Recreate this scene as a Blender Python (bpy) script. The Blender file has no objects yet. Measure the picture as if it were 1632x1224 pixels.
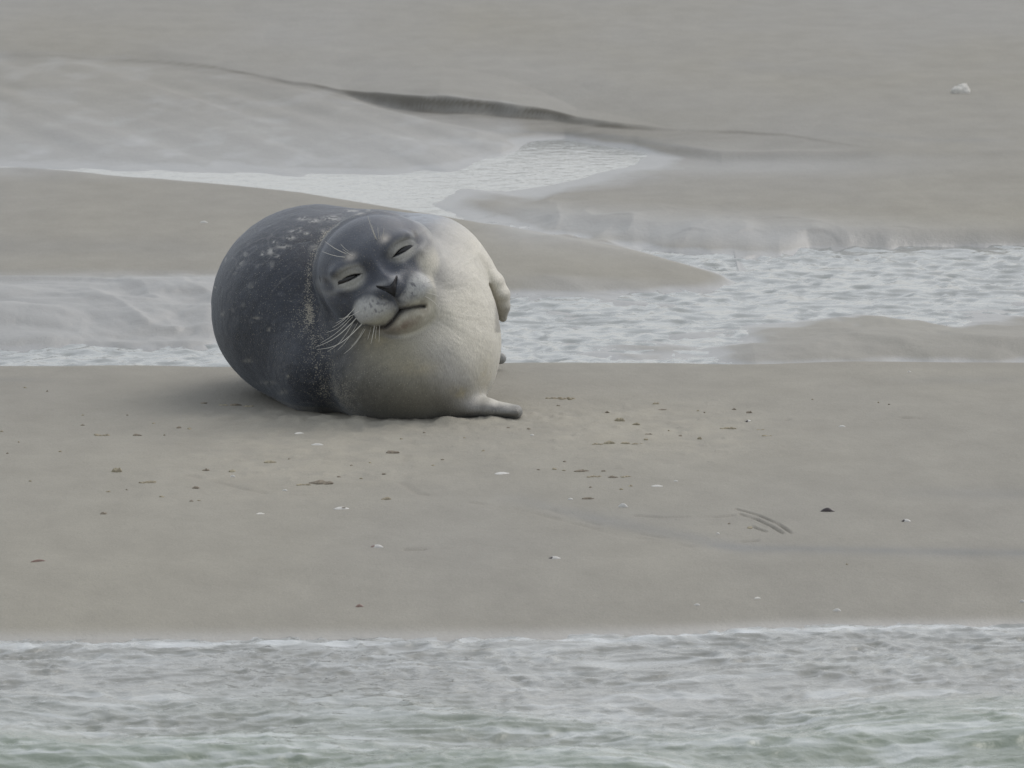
import bpy, math, random
import numpy as np

# ------------------------------------------------------------------ camera, sky, sun
sc = bpy.context.scene
CAMH, PITCH, FPX = 2.2, 6.03, 14184.0
SUN_EL, SUN_AZ = 47.0, 42.0          # azimuth from +Y towards +X (light from the right, a little behind the seal)
cam_d = bpy.data.cameras.new('camera'); cam = bpy.data.objects.new('camera', cam_d)
sc.collection.objects.link(cam); sc.camera = cam
cam.location = (0, 0, CAMH); cam.rotation_euler = (math.radians(90 - PITCH), 0, 0)
cam_d.sensor_width = 36; cam_d.lens = 36 * FPX / 1632
cam_d.clip_start = 0.5; cam_d.clip_end = 5000
cam_d.dof.use_dof = True; cam_d.dof.focus_distance = 20.15; cam_d.dof.aperture_fstop = 25
w = bpy.data.worlds.new("World"); sc.world = w; w.use_nodes = True
nt = w.node_tree; nt.nodes.clear()
sky = nt.nodes.new('ShaderNodeTexSky'); sky.sky_type = 'NISHITA'; sky.sun_disc = False
sky.sun_elevation = math.radians(SUN_EL); sky.sun_rotation = math.radians(SUN_AZ)
sky.dust_density = 5.0; sky.air_density = 1.0; sky.ozone_density = 1.0
hs = nt.nodes.new('ShaderNodeHueSaturation'); hs.inputs['Saturation'].default_value = 0.55
bg = nt.nodes.new('ShaderNodeBackground'); bg.inputs['Strength'].default_value = 0.14
wo = nt.nodes.new('ShaderNodeOutputWorld')
nt.links.new(sky.outputs[0], hs.inputs['Color']); cloud = nt.nodes.new('ShaderNodeMix'); cloud.data_type = 'RGBA'; cloud.inputs[0].default_value = .5
cloud.inputs[7].default_value = (7.3, 7.6, 7.95, 1)      # even cloud veil over the sky
nt.links.new(hs.outputs[0], cloud.inputs[6]); nt.links.new(cloud.outputs[2], bg.inputs[0]); nt.links.new(bg.outputs[0], wo.inputs[0])
sd = bpy.data.lights.new('sun', 'SUN'); sd.energy = .62; sd.angle = math.radians(38); sd.color = (1, .97, .93)
sun = bpy.data.objects.new('sun', sd); sc.collection.objects.link(sun)
sun.rotation_euler = (math.radians(90 - SUN_EL), 0, math.radians(180 - SUN_AZ))
sc.view_settings.view_transform = 'Standard'; sc.view_settings.look = 'None'
sc.view_settings.exposure = 0.0; sc.view_settings.gamma = 1

# ------------------------------------------------------------------ helpers
TH = math.radians(PITCH)
def ray(u, v):
    a = (np.asarray(u, float) - 816) / FPX; b = -(np.asarray(v, float) - 612) / FPX
    return a, math.cos(TH) + b * math.sin(TH), -math.sin(TH) + b * math.cos(TH)
def G(u, v, z=0.0):                  # ground position at height z seen at photo pixel u, v
    dx, dy, dz = ray(u, v); t = (z - CAMH) / dz
    return dx * t, dy * t
def W(u, v, d):                      # point at depth 20+d
    dx, dy, dz = ray(u, v); t = (20 + d) / dy
    return np.array([dx * t, 20 + d, CAMH + dz * t])
def sstep(a, b, x):
    t = np.clip((x - a) / (b - a), 0, 1); return t * t * (3 - 2 * t)
def mixc(a, b, t):
    return a * (1 - t[..., None]) + np.asarray(b) * t[..., None]
def _h(ix, iy, iz, s):
    n = (ix * 374761393 + iy * 668265263 + iz * 2147483647 + s * 974634777) & 0xffffffff
    n = ((n ^ (n >> 13)) * 1274126177) & 0xffffffff
    n = ((n ^ (n >> 16)) * 2246822519) & 0xffffffff
    return ((n ^ (n >> 15)) & 0xffffff) / float(0xffffff)
def vn(x, y, z=None, s=0):           # value noise -1..1
    if z is None: z = np.zeros_like(x)
    xi, yi, zi = np.floor(x), np.floor(y), np.floor(z)
    fx, fy, fz = x - xi, y - yi, z - zi
    fx, fy, fz = [f * f * f * (f * (f * 6 - 15) + 10) for f in (fx, fy, fz)]
    xi, yi, zi = xi.astype(np.int64), yi.astype(np.int64), zi.astype(np.int64)
    r = 0
    for a in (0, 1):
        wx = fx if a else 1 - fx
        for b in (0, 1):
            wy = fy if b else 1 - fy
            for c in (0, 1):
                wz = fz if c else 1 - fz
                r = r + wx * wy * wz * _h(xi + a, yi + b, zi + c, s)
    return r * 2 - 1
def fbm(x, y, z=None, o=4, s=0, g=.5):
    t, a, n = 0, 1, 0
    for i in range(o):
        k = 2.03 ** i
        t = t + a * vn(x * k + i * 7.3, y * k + i * 3.1, None if z is None else z * k, s + i); n += a; a *= g
    return t / n

C = sc.collection
def link(o, parent=None, label=None, cat=None, group=None, kind=None):
    C.objects.link(o)
    if parent is not None: o.parent = parent
    for k, v in (('label', label), ('category', cat), ('group', group), ('kind', kind)):
        if v: o[k] = v
    return o
def npmesh(name, V, Q, mat, smooth=True):
    me = bpy.data.meshes.new(name)
    V = np.asarray(V, np.float32); Q = np.asarray(Q, np.int32); n = Q.shape[1]
    me.vertices.add(len(V)); me.vertices.foreach_set('co', V.ravel())
    me.loops.add(Q.size); me.loops.foreach_set('vertex_index', Q.ravel())
    me.polygons.add(len(Q)); me.polygons.foreach_set('loop_start', np.arange(0, Q.size, n, dtype=np.int32))
    if smooth: me.polygons.foreach_set('use_smooth', np.ones(len(Q), bool))
    me.update(calc_edges=True); me.validate()
    me.materials.append(mat)
    return me
def vcol(me, name, col):
    a = me.color_attributes.new(name, 'FLOAT_COLOR', 'POINT')
    c = np.ones((len(me.vertices), 4), np.float32); c[:, :col.shape[1]] = col
    a.data.foreach_set('color', c.ravel())
def gridq(nx, ny):
    i = np.arange(nx * ny).reshape(ny, nx)
    return np.stack([i[:-1, :-1], i[:-1, 1:], i[1:, 1:], i[1:, :-1]], -1).reshape(-1, 4)

def mat(name):
    m = bpy.data.materials.new(name); m.use_nodes = True
    n = m.node_tree.nodes; l = m.node_tree.links; p = n['Principled BSDF']
    return m, n, l, p
def ntex(n, l, scale, detail=4, rough=.5, vec=None, dist=0):
    t = n.new('ShaderNodeTexNoise'); t.inputs['Scale'].default_value = scale
    t.inputs['Detail'].default_value = detail; t.inputs['Roughness'].default_value = rough
    t.inputs['Distortion'].default_value = dist
    if vec: l.new(vec, t.inputs['Vector'])
    return t
def mapping(n, l, sx, sy, sz, rot=0, coord='Object'):
    tc = n.new('ShaderNodeTexCoord'); mp = n.new('ShaderNodeMapping')
    mp.inputs['Scale'].default_value = (sx, sy, sz); mp.inputs['Rotation'].default_value = (0, 0, rot)
    l.new(tc.outputs[coord], mp.inputs['Vector']); return mp.outputs[0]
def ramp(n, l, src, p0, c0, p1, c1):
    r = n.new('ShaderNodeMapRange'); l.new(src, r.inputs[0])
    r.inputs[1].default_value = p0; r.inputs[2].default_value = p1
    r.inputs[3].default_value = c0; r.inputs[4].default_value = c1
    return r.outputs[0]
def math_(n, l, op, a, b):
    m = n.new('ShaderNodeMath'); m.operation = op
    for i, x in enumerate((a, b)):
        if isinstance(x, (int, float)): m.inputs[i].default_value = x
        else: l.new(x, m.inputs[i])
    return m.outputs[0]
def bump(n, l, h, dist, strength=1.0, prev=None):
    b = n.new('ShaderNodeBump'); b.inputs['Distance'].default_value = dist
    if isinstance(strength, (int, float)): b.inputs['Strength'].default_value = strength
    else: l.new(strength, b.inputs['Strength'])
    l.new(h, b.inputs['Height'])
    if prev: l.new(prev, b.inputs['Normal'])
    return b.outputs[0]
def scalecol(n, l, col, fac):
    v = n.new('ShaderNodeVectorMath'); v.operation = 'SCALE'
    l.new(col, v.inputs[0]); l.new(fac, v.inputs['Scale']); return v.outputs[0]

# ------------------------------------------------------------------ tidal flat (one sheet to the horizon)
WL1, WL0 = -0.12, -0.08              # water level of the channels, of the sea in front
def L(*pts): return pts
lines = [
 L((816, 1300, -.34)),
 L((-300, 1028, -.08), (400, 1024, -.08), (816, 1022, -.08), (1050, 1015, -.08), (1250, 1004, -.08), (1632, 1000, -.08), (2000, 998, -.08)),
 L((816, 900, -.030)),
 L((816, 720, -.003)),
 L((-300, 635, 0), (816, 632, .002), (1200, 645, .004), (1632, 655, .006)),
 L((-300, 580, -.006), (0, 578, -.006), (340, 580, -.004), (816, 574, -.005), (1632, 572, -.005)),
 'foot',
 L((-300, 577, -.14), (700, 576, -.14), (820, 573, -.128), (920, 562, -.112), (1010, 566, -.108), (1120, 560, -.114), (1200, 552, -.094), (1400, 544, -.086), (1632, 540, -.084)),
 # near shore of channel one
 L((-300, 578, -.135), (350, 578, -.135), (700, 577, -.13), (850, 572, -.118), (1000, 556, -.119), (1130, 547, -.12), (1250, 522, -.12), (1400, 507, -.12), (1632, 499, -.12), (2000, 497, -.12)),
 L((-300, 574, -.145), (350, 572, -.145), (700, 545, -.145), (1000, 525, -.14), (1250, 495, -.14), (1632, 470, -.14)),
 # near shore of the middle bar
 L((-300, 571, -.117), (200, 567, -.117), (330, 553, -.118), (480, 515, -.12), (640, 485, -.12), (800, 471, -.12), (1000, 467, -.12), (1150, 466, -.122), (1195, 464, -.130), (1300, 455, -.14), (1632, 445, -.14)),
 L((-300, 485, -.062), (100, 488, -.060), (330, 488, -.062), (640, 450, -.082), (900, 446, -.088), (1100, 455, -.100), (1190, 463, -.125), (1300, 450, -.14), (1632, 440, -.14)),
 # silhouette of the middle bar
 L((-300, 245, -.03), (0, 262, -.026), (250, 282, -.026), (480, 305, -.032), (700, 342, -.05), (860, 373, -.065), (1040, 408, -.086), (1150, 440, -.105), (1190, 462, -.124), (1300, 440, -.14), (1632, 436, -.14)),
 'foot2',
 # lobe of sand right of the two arms
 L((-300, 275, -.14), (480, 306, -.14), (640, 322, -.13), (720, 334, -.117), (780, 348, -.1165), (900, 375, -.118), (1040, 402, -.12), (1300, 411, -.12), (1632, 430, -.12), (2000, 440, -.12)),
 L((-300, 272, -.14), (480, 303, -.14), (640, 318, -.135), (740, 322, -.112), (900, 340, -.085), (1040, 352, -.075), (1300, 365, -.075), (1632, 375, -.075)),
 L((-300, 270, -.14), (480, 301, -.14), (640, 312, -.13), (816, 300, -.1195), (950, 280, -.113), (1150, 266, -.097), (1400, 272, -.07), (1632, 280, -.06)),
 L((-300, 268, -.135), (480, 299, -.138), (640, 299, -.135), (700, 293, -.135), (800, 273, -.134), (900, 254, -.132), (1000, 241.5, -.122), (1150, 256, -.095), (1400, 262, -.07), (1632, 270, -.06)),
 # foot of the wet left lobe
 L((-300, 276, -.12), (0, 284, -.12), (180, 291, -.12), (300, 292, -.12), (400, 294, -.12), (520, 287, -.12), (700, 268, -.12), (800, 251, -.12), (846, 240, -.118), (875, 235, -.128), (1010, 241, -.121), (1150, 250, -.09), (1400, 252, -.065), (1632, 256, -.06)),
 L((-300, 190, -.075), (0, 200, -.075), (400, 215, -.08), (700, 225, -.085), (800, 228, -.09), (850, 229, -.113), (900, 230, -.130), (1010, 239, -.12), (1100, 242, -.085), (1200, 245, -.07), (1632, 250, -.045)),
 # silhouette of the wet left lobe
 L((-300, 94, -.03), (0, 97, -.03), (230, 104, -.032), (400, 125, -.036), (540, 154, -.047), (640, 173, -.056), (760, 197, -.068), (850, 219, -.108), (900, 225, -.123), (1010, 237, -.115), (1100, 240, -.075), (1200, 242, -.06), (1400, 246, -.045), (1632, 247, -.04)),
 'foot3',
 L((-300, 60, 0), (400, 70, -.01), (816, 120, -.03), (1100, 150, -.03), (1632, 200, -.03)),
 L((816, -40, .02)),
]
XN = np.concatenate([-np.geomspace(600, 4.6, 26), np.arange(-4.5, -1.3, .02), np.arange(-1.3, .42, .0055), np.arange(.42, .72, .003), np.arange(.72, 1.3, .0055), np.arange(1.3, 4.5, .02), np.geomspace(4.6, 600, 26)])
YN = np.concatenate([[-600, -100, -20, 5, 10, 12, 13, 14], np.arange(14.5, 17, .03), np.arange(17, 22.0, .0125), np.arange(22.0, 24.6, .02), np.arange(24.6, 26.5, .0125), np.arange(26.5, 31.5, .0125), np.arange(31.5, 32, .02), np.arange(32, 42, .06), np.geomspace(42.5, 1500, 40)])
NX, NY = len(XN), len(YN)
Yk, Zk = [], []
for ln in lines:
    if isinstance(ln, str):
        dd, zz = {'foot': (.42, -.17), 'foot2': (.6, -.17), 'foot3': (.14, -.10)}[ln]
        Yk.append(Yk[-1] + dd)
        if ln == 'foot3': FI = len(Yk) - 1
        if ln == 'foot3': Zk.append(np.interp(XN, G(np.array([300., 540, 600, 860, 1000, 1200, 1400]), 180., -.06)[0], [-.036, -.056, -.070, -.092, -.088, -.078, -.050]))
        elif ln == 'foot2': Zk.append(np.where(Zk[-1] < -.121, Zk[-1], np.minimum(Zk[-1] - .01, np.interp(XN, [-.25, -.12, .30, .45], [-.14, -.1185, -.1215, -.14]))))
        else: Zk.append(zz + 0 * XN)
        continue
    p = np.array(ln, float)
    gx, gy = G(p[:, 0], p[:, 1], p[:, 2])
    y = np.interp(XN, gx, gy); z = np.interp(XN, gx, p[:, 2])
    if Yk: y = np.maximum(y, Yk[-1] + .03)
    Yk.append(y); Zk.append(z)
Yk, Zk = np.array(Yk), np.array(Zk)
yf = np.arange(13, 43, .02)
H = np.empty((len(yf), NX))
for i in range(NX):
    H[:, i] = np.interp(yf, Yk[:, i], Zk[:, i])
ker = np.exp(-.5 * (np.arange(-9, 10) * .02 / .06) ** 2); ker /= ker.sum()
Hp = np.pad(H, ((9, 9), (0, 0)), 'edge'); H = sum(k * Hp[j:j + len(yf)] for j, k in enumerate(ker))
XX, YY = np.meshgrid(XN, YN)
ZZ = np.empty_like(XX)
for i in range(NX):
    ZZ[:, i] = np.interp(YN, yf, H[:, i])
ZZ[YN < 13] = -.5
# pixel coordinates of the mean surface: a map of the place, used to lay out marks and wetness
def proj(x, y, z):
    dy, dz = y, z - CAMH
    f = dy * math.cos(TH) - dz * math.sin(TH); up = dy * math.sin(TH) + dz * math.cos(TH)
    return 816 + FPX * x / f, 612 - FPX * up / f
with np.errstate(all='ignore'):
    PU, PV = proj(XX, np.maximum(YY, 8), ZZ)
def curve(pts, q, ax=0):
    p = np.array(pts, float); return np.interp(q, p[:, 0], p[:, 1])
# eroded little bank across the back (vertical step)
cl_top = [(-300, 94), (0, 95), (230, 100), (330, 108), (400, 119), (470, 135), (540, 150), (600, 149), (700, 154), (800, 163), (860, 173), (920, 188), (1060, 207), (1180, 213), (1270, 218), (1330, 229), (1400, 243), (1632, 250)]
cl_h = [(-300, .0), (0, .004), (60, .015), (100, .009), (230, .011), (330, .017), (400, .020), (470, .016), (540, .03), (600, .055), (700, .058), (800, .055), (860, .045), (920, .03), (1000, .016), (1180, .014), (1270, .012), (1330, .005), (1400, 0), (1632, 0)]
cu = np.array([a for a, _ in cl_top], float); cv = np.array([b for _, b in cl_top], float)
tz_u = [-300, 230, 400, 540, 600, 700, 800, 860, 920, 1060, 1270, 1400, 1632]; tz_z = [-.03, -.032, -.039, -.046, -.034, -.024, -.036, -.050, -.066, -.070, -.065, -.050, -.040]
base = np.interp(cu, tz_u, tz_z)
cgx, cgy = G(cu, cv, base + 0.0)
YC = np.interp(XN, cgx, cgy); hu_ = np.array([a for a, _ in cl_h], float); HC = np.interp(XN, G(hu_, np.interp(hu_, cu, cv), -.03)[0], np.array([b for _, b in cl_h]))
YC = np.maximum(YC, np.where(XN < G(820, 200, -.08)[0], Yk[FI] + .18, 0))
xu = np.arange(-5, 5, .02); yu = np.interp(xu, XN, YC); kk_ = np.exp(-.5 * (np.arange(-20, 21) / 6.0) ** 2); kk_ /= kk_.sum()
yu = np.convolve(np.pad(yu, 20, 'edge'), kk_, 'valid'); YC = np.interp(XN, xu, yu)
hu2 = np.convolve(np.pad(np.interp(xu, XN, HC), 20, 'edge'), kk_, 'valid'); HC = np.interp(XN, xu, hu2)
YC = YC + .07 * fbm(XN * 2.6, XN * 0, o=3, s=3) + .03 * fbm(XN * 9, XN * 0, o=2, s=33)
band = sstep(-1.6, -.02, YY - YC[None]) * (1 - sstep(-.02, .03, YY - YC[None]))
ZZ = ZZ + 0
TZ = np.interp(XN, cgx, base)
topz = np.where(YY > YC[None], 1, 0) * np.exp(-np.clip(YY - YC[None], 0, 9) / 3.0)
wst = .035 + 1.2 * (1 - np.clip(HC / .012, 0, 1))[None]
tt_ = sstep(-1, 1, (YY - YC[None]) / wst)
ZZ = ZZ * (1 - tt_) + np.maximum(ZZ, (TZ[None] + (-.03 - TZ[None]) * sstep(0, 3.5, YY - YC[None]))) * tt_
qd = YY - YC[None]
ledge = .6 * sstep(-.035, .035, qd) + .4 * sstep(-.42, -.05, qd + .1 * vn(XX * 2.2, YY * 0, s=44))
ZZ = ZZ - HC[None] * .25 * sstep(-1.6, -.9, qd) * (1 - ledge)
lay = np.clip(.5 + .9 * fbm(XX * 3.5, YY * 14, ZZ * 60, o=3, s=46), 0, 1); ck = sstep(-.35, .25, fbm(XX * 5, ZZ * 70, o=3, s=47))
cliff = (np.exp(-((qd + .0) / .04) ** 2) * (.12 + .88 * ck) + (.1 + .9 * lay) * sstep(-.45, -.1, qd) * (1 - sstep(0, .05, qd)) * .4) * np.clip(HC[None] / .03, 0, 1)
# relief
rip = sstep(700, 860, PU) * np.exp(-((PV - (348 + (PU - 760) * .07)) / 36) ** 2) * sstep(24, 25, YY)
wx = XX + .25 * fbm(XX * 1.5, YY * .6, o=3, s=21); wy = YY + .5 * fbm(XX * 1.2, YY * .5, o=3, s=22)
sc1 = 1 - np.abs(vn(wx * 4.6, wy * 1.05, s=5)); sc2 = 1 - np.abs(vn(wx * 2.3 + 4, wy * .6, s=6))
ZZ = ZZ + rip * (.006 * sc1 ** 2 + .004 * sc2 - .006 + .014 * (.6 - np.abs(vn(wx * 6, wy * 2.6, s=24))) + .004 * fbm(wx * 7, wy * 4, o=3, s=23))
for (su, sv_, sw, shh) in ((835, 356, 50, .7), (905, 374, 42, .9), (962, 377, 40, .9), (1010, 384, 34, .6), (1056, 386, 46, 1.), (1100, 372, 60, .6), (1133, 393, 50, 1.), (1196, 398, 60, .8), (1190, 376, 50, .6), (1272, 397, 64, 1.1), (1300, 378, 60, .7), (1350, 400, 80, 1.2), (1420, 392, 50, .8), (1500, 404, 76, 1.3), (1560, 388, 60, .7), (1612, 408, 60, 1.3), (1690, 410, 70, 1.2), (880, 352, 60, .5), (985, 352, 70, .5), (1240, 360, 80, .5), (1440, 372, 70, .6), (790, 335, 50, .5)):
    x0, y0 = G(su, sv_, -.095); hw = sw * .42 * y0 / FPX
    ex = (XX - x0) / hw; arc = y0 - .03 * ex ** 2 + .05 * vn(XX * 11, YY * 0, s=su)
    ZZ = ZZ + shh * .0095 * np.clip(.8 + .6 * vn(XX * 7, YY * 3, s=48), 0, 2) * np.exp(-np.abs(ex) ** 1.7) * sstep(-.035, .012, YY - arc) * np.exp(-np.clip(YY - arc, 0, 9) / .3)
mudl = sstep(22, 22.2, YY) * (1 - sstep(24.0, 24.4, YY)) * (1 - sstep(330, 500, PU))
ZZ = ZZ + mudl * 1.5 * (.013 * (np.abs(vn(wx * 2.6 + wy * .8, wy * 2.6, s=8)) - .4) + .009 * (.6 - np.abs(vn(wx * 5 + wy * 2, wy * 4.5, s=88))) + .006 * fbm(wx * 9, wy * 7, o=3, s=9))
mudr = sstep(22, 22.2, YY) * (1 - sstep(24.2, 24.6, YY)) * sstep(760, 900, PU)
ZZ = ZZ + mudr * 1.25 * (.016 * fbm(wx * 2.2 + .6 * wy, wy * 2.4, o=3, s=10) + .008 * (.6 - np.abs(vn(wx * 4 + wy * 2, wy * 4, s=89))) + .004 * fbm(wx * 9, wy * 6, o=3, s=11))
mud2 = sstep(26.5, 28, YY) * (1 - sstep(0, .3, YY - YC[None])) * (1 - sstep(800, 880, PU))
diag = XX * 3.4 + YY * 1.1
ZZ = ZZ + mud2 * (.0085 * vn(diag * 1.3, (YY * .55 - XX * .5), s=12) + .0045 * vn(diag * 3.1, YY * .8 - XX, s=13))
far = sstep(25, 29, YY)
ZZ = ZZ + far * .012 * fbm(XX * .8, YY * .35, o=4, s=14) * (1 - .6 * mud2) + sstep(45, 200, YY) * .15 * fbm(XX * .02, YY * .02, o=3, s=15)
farr = sstep(0, 1.5, YY - YC[None]) * (1 - sstep(4, 8, YY - YC[None])) + sstep(1000, 1300, PU) * sstep(26, 27, YY) * (1 - sstep(31, 34, YY))
ZZ = ZZ + np.clip(farr, 0, 1) * .008 * np.abs(fbm(XX * 2.5, YY * .9, o=3, s=41))
near = (1 - sstep(21.3, 21.8, YY)) * sstep(17, 18, YY)
ZZ = ZZ + near * (.003 * fbm(XX * 3, YY * 1.2, o=3, s=16)) + .006 * fbm(XX * 2.2, YY * .0, o=3, s=19) * np.exp(-((YY - 21.35) / .3) ** 2)
# trampled, crumbly sand round the seal
tr = np.exp(-(((PU - 470) / 230) ** 2 + ((PV - 735) / 55) ** 2)) + np.exp(-(((PU - 1000) / 230) ** 2 + ((PV - 690) / 48) ** 2)) + .7 * np.exp(-(((PU - 640) / 300) ** 2 + ((PV - 672) / 20) ** 2))
tr = np.clip(tr, 0, 1) * near
cr = fbm(XX * 26, YY * 13, o=3, s=17)
ZZ = ZZ + tr * (.0022 * cr + .006 * np.clip(vn(XX * 42, YY * 20, s=18) - .62, 0, 1) * 2)
# sand pressed up along the seal
sealr = np.exp(-(((PU - 620) / 260) ** 2 + ((PV - 672) / 14) ** 2)) * near
ZZ = ZZ + .008 * sealr * (1 + cr)
# drag grooves left by claws
def groove(pts, wd, dp):
    global ZZ
    p = np.array([G(a, b, 0) for a, b in pts])
    dmin = np.full(XX.shape, 9.0)
    sub = (YY > p[:, 1].min() - .3) & (YY < p[:, 1].max() + .3) & (np.abs(XX - p[:, 0].mean()) < 1.0)
    x, y = XX[sub], YY[sub]; dm = np.full(x.shape, 9.0)
    for (x0, y0), (x1, y1) in zip(p[:-1], p[1:]):
        dx, dy = x1 - x0, y1 - y0; t = np.clip(((x - x0) * dx + (y - y0) * dy) / (dx * dx + dy * dy), 0, 1)
        dm = np.minimum(dm, np.hypot(x - x0 - t * dx, (y - y0 - t * dy) * .6))
    dmin[sub] = dm
    br = .55 + .45 * vn(XX[0] * 0 + 0, XX[0] * 0) if False else 1
    m = np.exp(-(dmin / wd) ** 2); rim = np.exp(-((dmin - 1.9 * wd) / wd) ** 2)
    k = sstep(-.5, .3, vn(XX * 25, YY * 9, s=31))
    ZZ = ZZ - m * dp * k + rim * dp * .18 * k
    return m * k
gm = 0
for pts in ([(1174, 798), (1208, 806), (1240, 818), (1262, 832)], [(1180, 805), (1205, 812), (1230, 822), (1248, 832)], [(1172, 810), (1190, 818), (1210, 826), (1232, 832)]):
    gm = np.maximum(gm, groove(pts, .0034, .007))
for pts in ([(1110, 808), (1140, 809), (1166, 807)], [(1010, 806), (1060, 809), (1100, 808)], [(1290, 836), (1334, 840)], [(1185, 843), (1205, 842)]):
    gm = np.maximum(gm, groove(pts, .007, .004) * .5)
for pts in ([(640, 760), (665, 775), (740, 787), (820, 798), (900, 815), (1000, 836), (1100, 850)], [(660, 700), (645, 730), (645, 755)], [(300, 750), (420, 775)], [(880, 800), (960, 822), (1060, 838)]):
    gm = np.maximum(gm, groove(pts, .010, .002) * .25)
for (a, b), (c, d) in (((1440, 668), (1480, 671)), ((1190, 671), (1250, 669)), ((640, 855), (700, 854))):
    gm = np.maximum(gm, groove([(a, b), (c, d)], .012, .004) * .4)

def band_(pts, sg):                  # soft band along a line of the map
    p = np.array(pts, float); c = np.interp(PU, p[:, 0], p[:, 1])
    e = sstep(p[0, 0] - 60, p[0, 0] + 60, PU) * (1 - sstep(p[-1, 0] - 60, p[-1, 0] + 60, PU))
    return np.exp(-((PV - c) / sg) ** 2) * e
n1 = fbm(XX * 1.3, YY * .35, o=4, s=50); n2 = fbm(XX * 9, YY * 3, o=4, s=51)
# wetness 0..1
behind = sstep(21.45, 21.7, YY)
wl = np.where(YY < 21.5, WL0, WL1)
wet = np.zeros_like(XX)
wet = np.maximum(wet, (1 - behind) * (1 - sstep(.0, .012, ZZ - WL0)) * .9)
wet = np.maximum(wet, behind * (1 - sstep(.004, .022 , ZZ - WL1 + .005 * n2)))
wet = np.maximum(wet, mudl * .85); wet = np.maximum(wet, mudr * (.60 - .35 * sstep(1100, 1300, PU)))
wet = np.maximum(wet, mud2 * (sstep(.0, 1, (PV - 120) / 150) * .5 + .3 + .3 * np.clip(n2, 0, 1)))
wet = np.maximum(wet, rip * .8)
wet = np.maximum(wet, .62 * np.exp(-(((PU - 1150) / 400) ** 2 + ((PV - 262) / 26) ** 2)) * behind)
wet = np.maximum(wet, .7 * np.exp(-(((PU - 850) / 260) ** 2 + ((PV - 280) / 22) ** 2)) * behind)
wet = np.maximum(wet, far * (.22 + .22 * n1))
wet = np.clip(wet, 0, 1)
dk = .5 * band_([(820, 795), (960, 830), (1100, 855), (1180, 873), (1300, 878), (1700, 884)], 9) + .35 * band_([(1130, 868), (1180, 873), (1700, 882)], 5)
dk = dk + .35 * band_([(1440, 786), (1632, 786), (1900, 788)], 9) + .3 * band_([(-200, 392), (120, 394), (330, 396)], 18) + .2 * band_([(900, 815), (1100, 828)], 14)
dk = dk + .35 * band_([(-100, 604), (70, 606)], 4) + .25 * band_([(1430, 606), (1900, 604)], 7)
dk = dk + .5 * band_([(830, 203), (1000, 221), (1150, 239)], 3) + .4 * band_([(700, 195), (900, 208), (1060, 222)], 2.5) + .3 * band_([(1330, 214), (1500, 224), (1600, 228)], 4) + .2 * band_([(1180, 106), (1300, 118), (1400, 124)], 8)
dk = dk * (1.2 + .6 * n2)
SAND = np.array([.287, .273, .230]); GREY = np.array([.256, .247, .223]); MUD = np.array([.205, .210, .210])
col = np.broadcast_to(SAND, XX.shape + (3,)).copy()
col = mixc(col, GREY, np.clip(.35 + .5 * n1, 0, 1))
col = mixc(col, [.350, .328, .272], np.clip(tr * (.55 + .5 * cr), 0, 1))
col = mixc(col, MUD * .95, np.clip(dk, 0, 1) * .6)
col = mixc(col, MUD, np.clip(wet * behind * .8, 0, 1))
col = mixc(col, [.25, .24, .22], (1 - behind) * wet * .5)
col = mixc(col, [.13, .115, .09], np.clip(gm, 0, 1) * .55)
col = col * (1 - .10 * far[..., None]) * .95
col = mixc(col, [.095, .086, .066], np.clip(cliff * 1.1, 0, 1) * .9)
col = col * (1 + .03 * n2[..., None])
m_sand, n, l, p = mat('wet_sand')
ca = n.new('ShaderNodeVertexColor'); ca.layer_name = 'col'; wa = n.new('ShaderNodeVertexColor'); wa.layer_name = 'wet'
sep = n.new('ShaderNodeSeparateColor'); l.new(wa.outputs[0], sep.inputs[0])
v1 = mapping(n, l, 1, .45, 1)
g1 = ntex(n, l, 9, 6, .6, v1); g2 = ntex(n, l, 260, 3, .6, v1); g3 = ntex(n, l, 45, 4, .65, v1)
f = math_(n, l, 'MULTIPLY', ramp(n, l, g1.outputs[0], .3, .93, .7, 1.07), ramp(n, l, g2.outputs[0], .3, .93, .7, 1.07))
l.new(scalecol(n, l, ca.outputs[0], f), p.inputs['Base Color'])
l.new(ramp(n, l, sep.outputs[0], 0, .85, 1, .33), p.inputs['Roughness'])
l.new(ramp(n, l, sep.outputs[0], 0, .2, 1, .9), p.inputs['Specular IOR Level'])
b1 = bump(n, l, g3.outputs[0], .004, .55)
b2 = bump(n, l, g2.outputs[0], .0012, ramp(n, l, sep.outputs[0], 0, .7, 1, .25), b1)
l.new(b2, p.inputs['Normal'])
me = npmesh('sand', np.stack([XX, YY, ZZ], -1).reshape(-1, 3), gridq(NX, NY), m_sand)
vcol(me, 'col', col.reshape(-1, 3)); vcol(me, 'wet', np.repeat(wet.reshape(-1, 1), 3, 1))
link(bpy.data.objects.new('sand', me), kind='structure')
def ground(x, y):
    i = np.clip(np.searchsorted(XN, x) - 1, 0, NX - 2); j = np.clip(np.searchsorted(YN, y) - 1, 0, NY - 2)
    return float(ZZ[j:j + 2, i:i + 2].mean())

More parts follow.
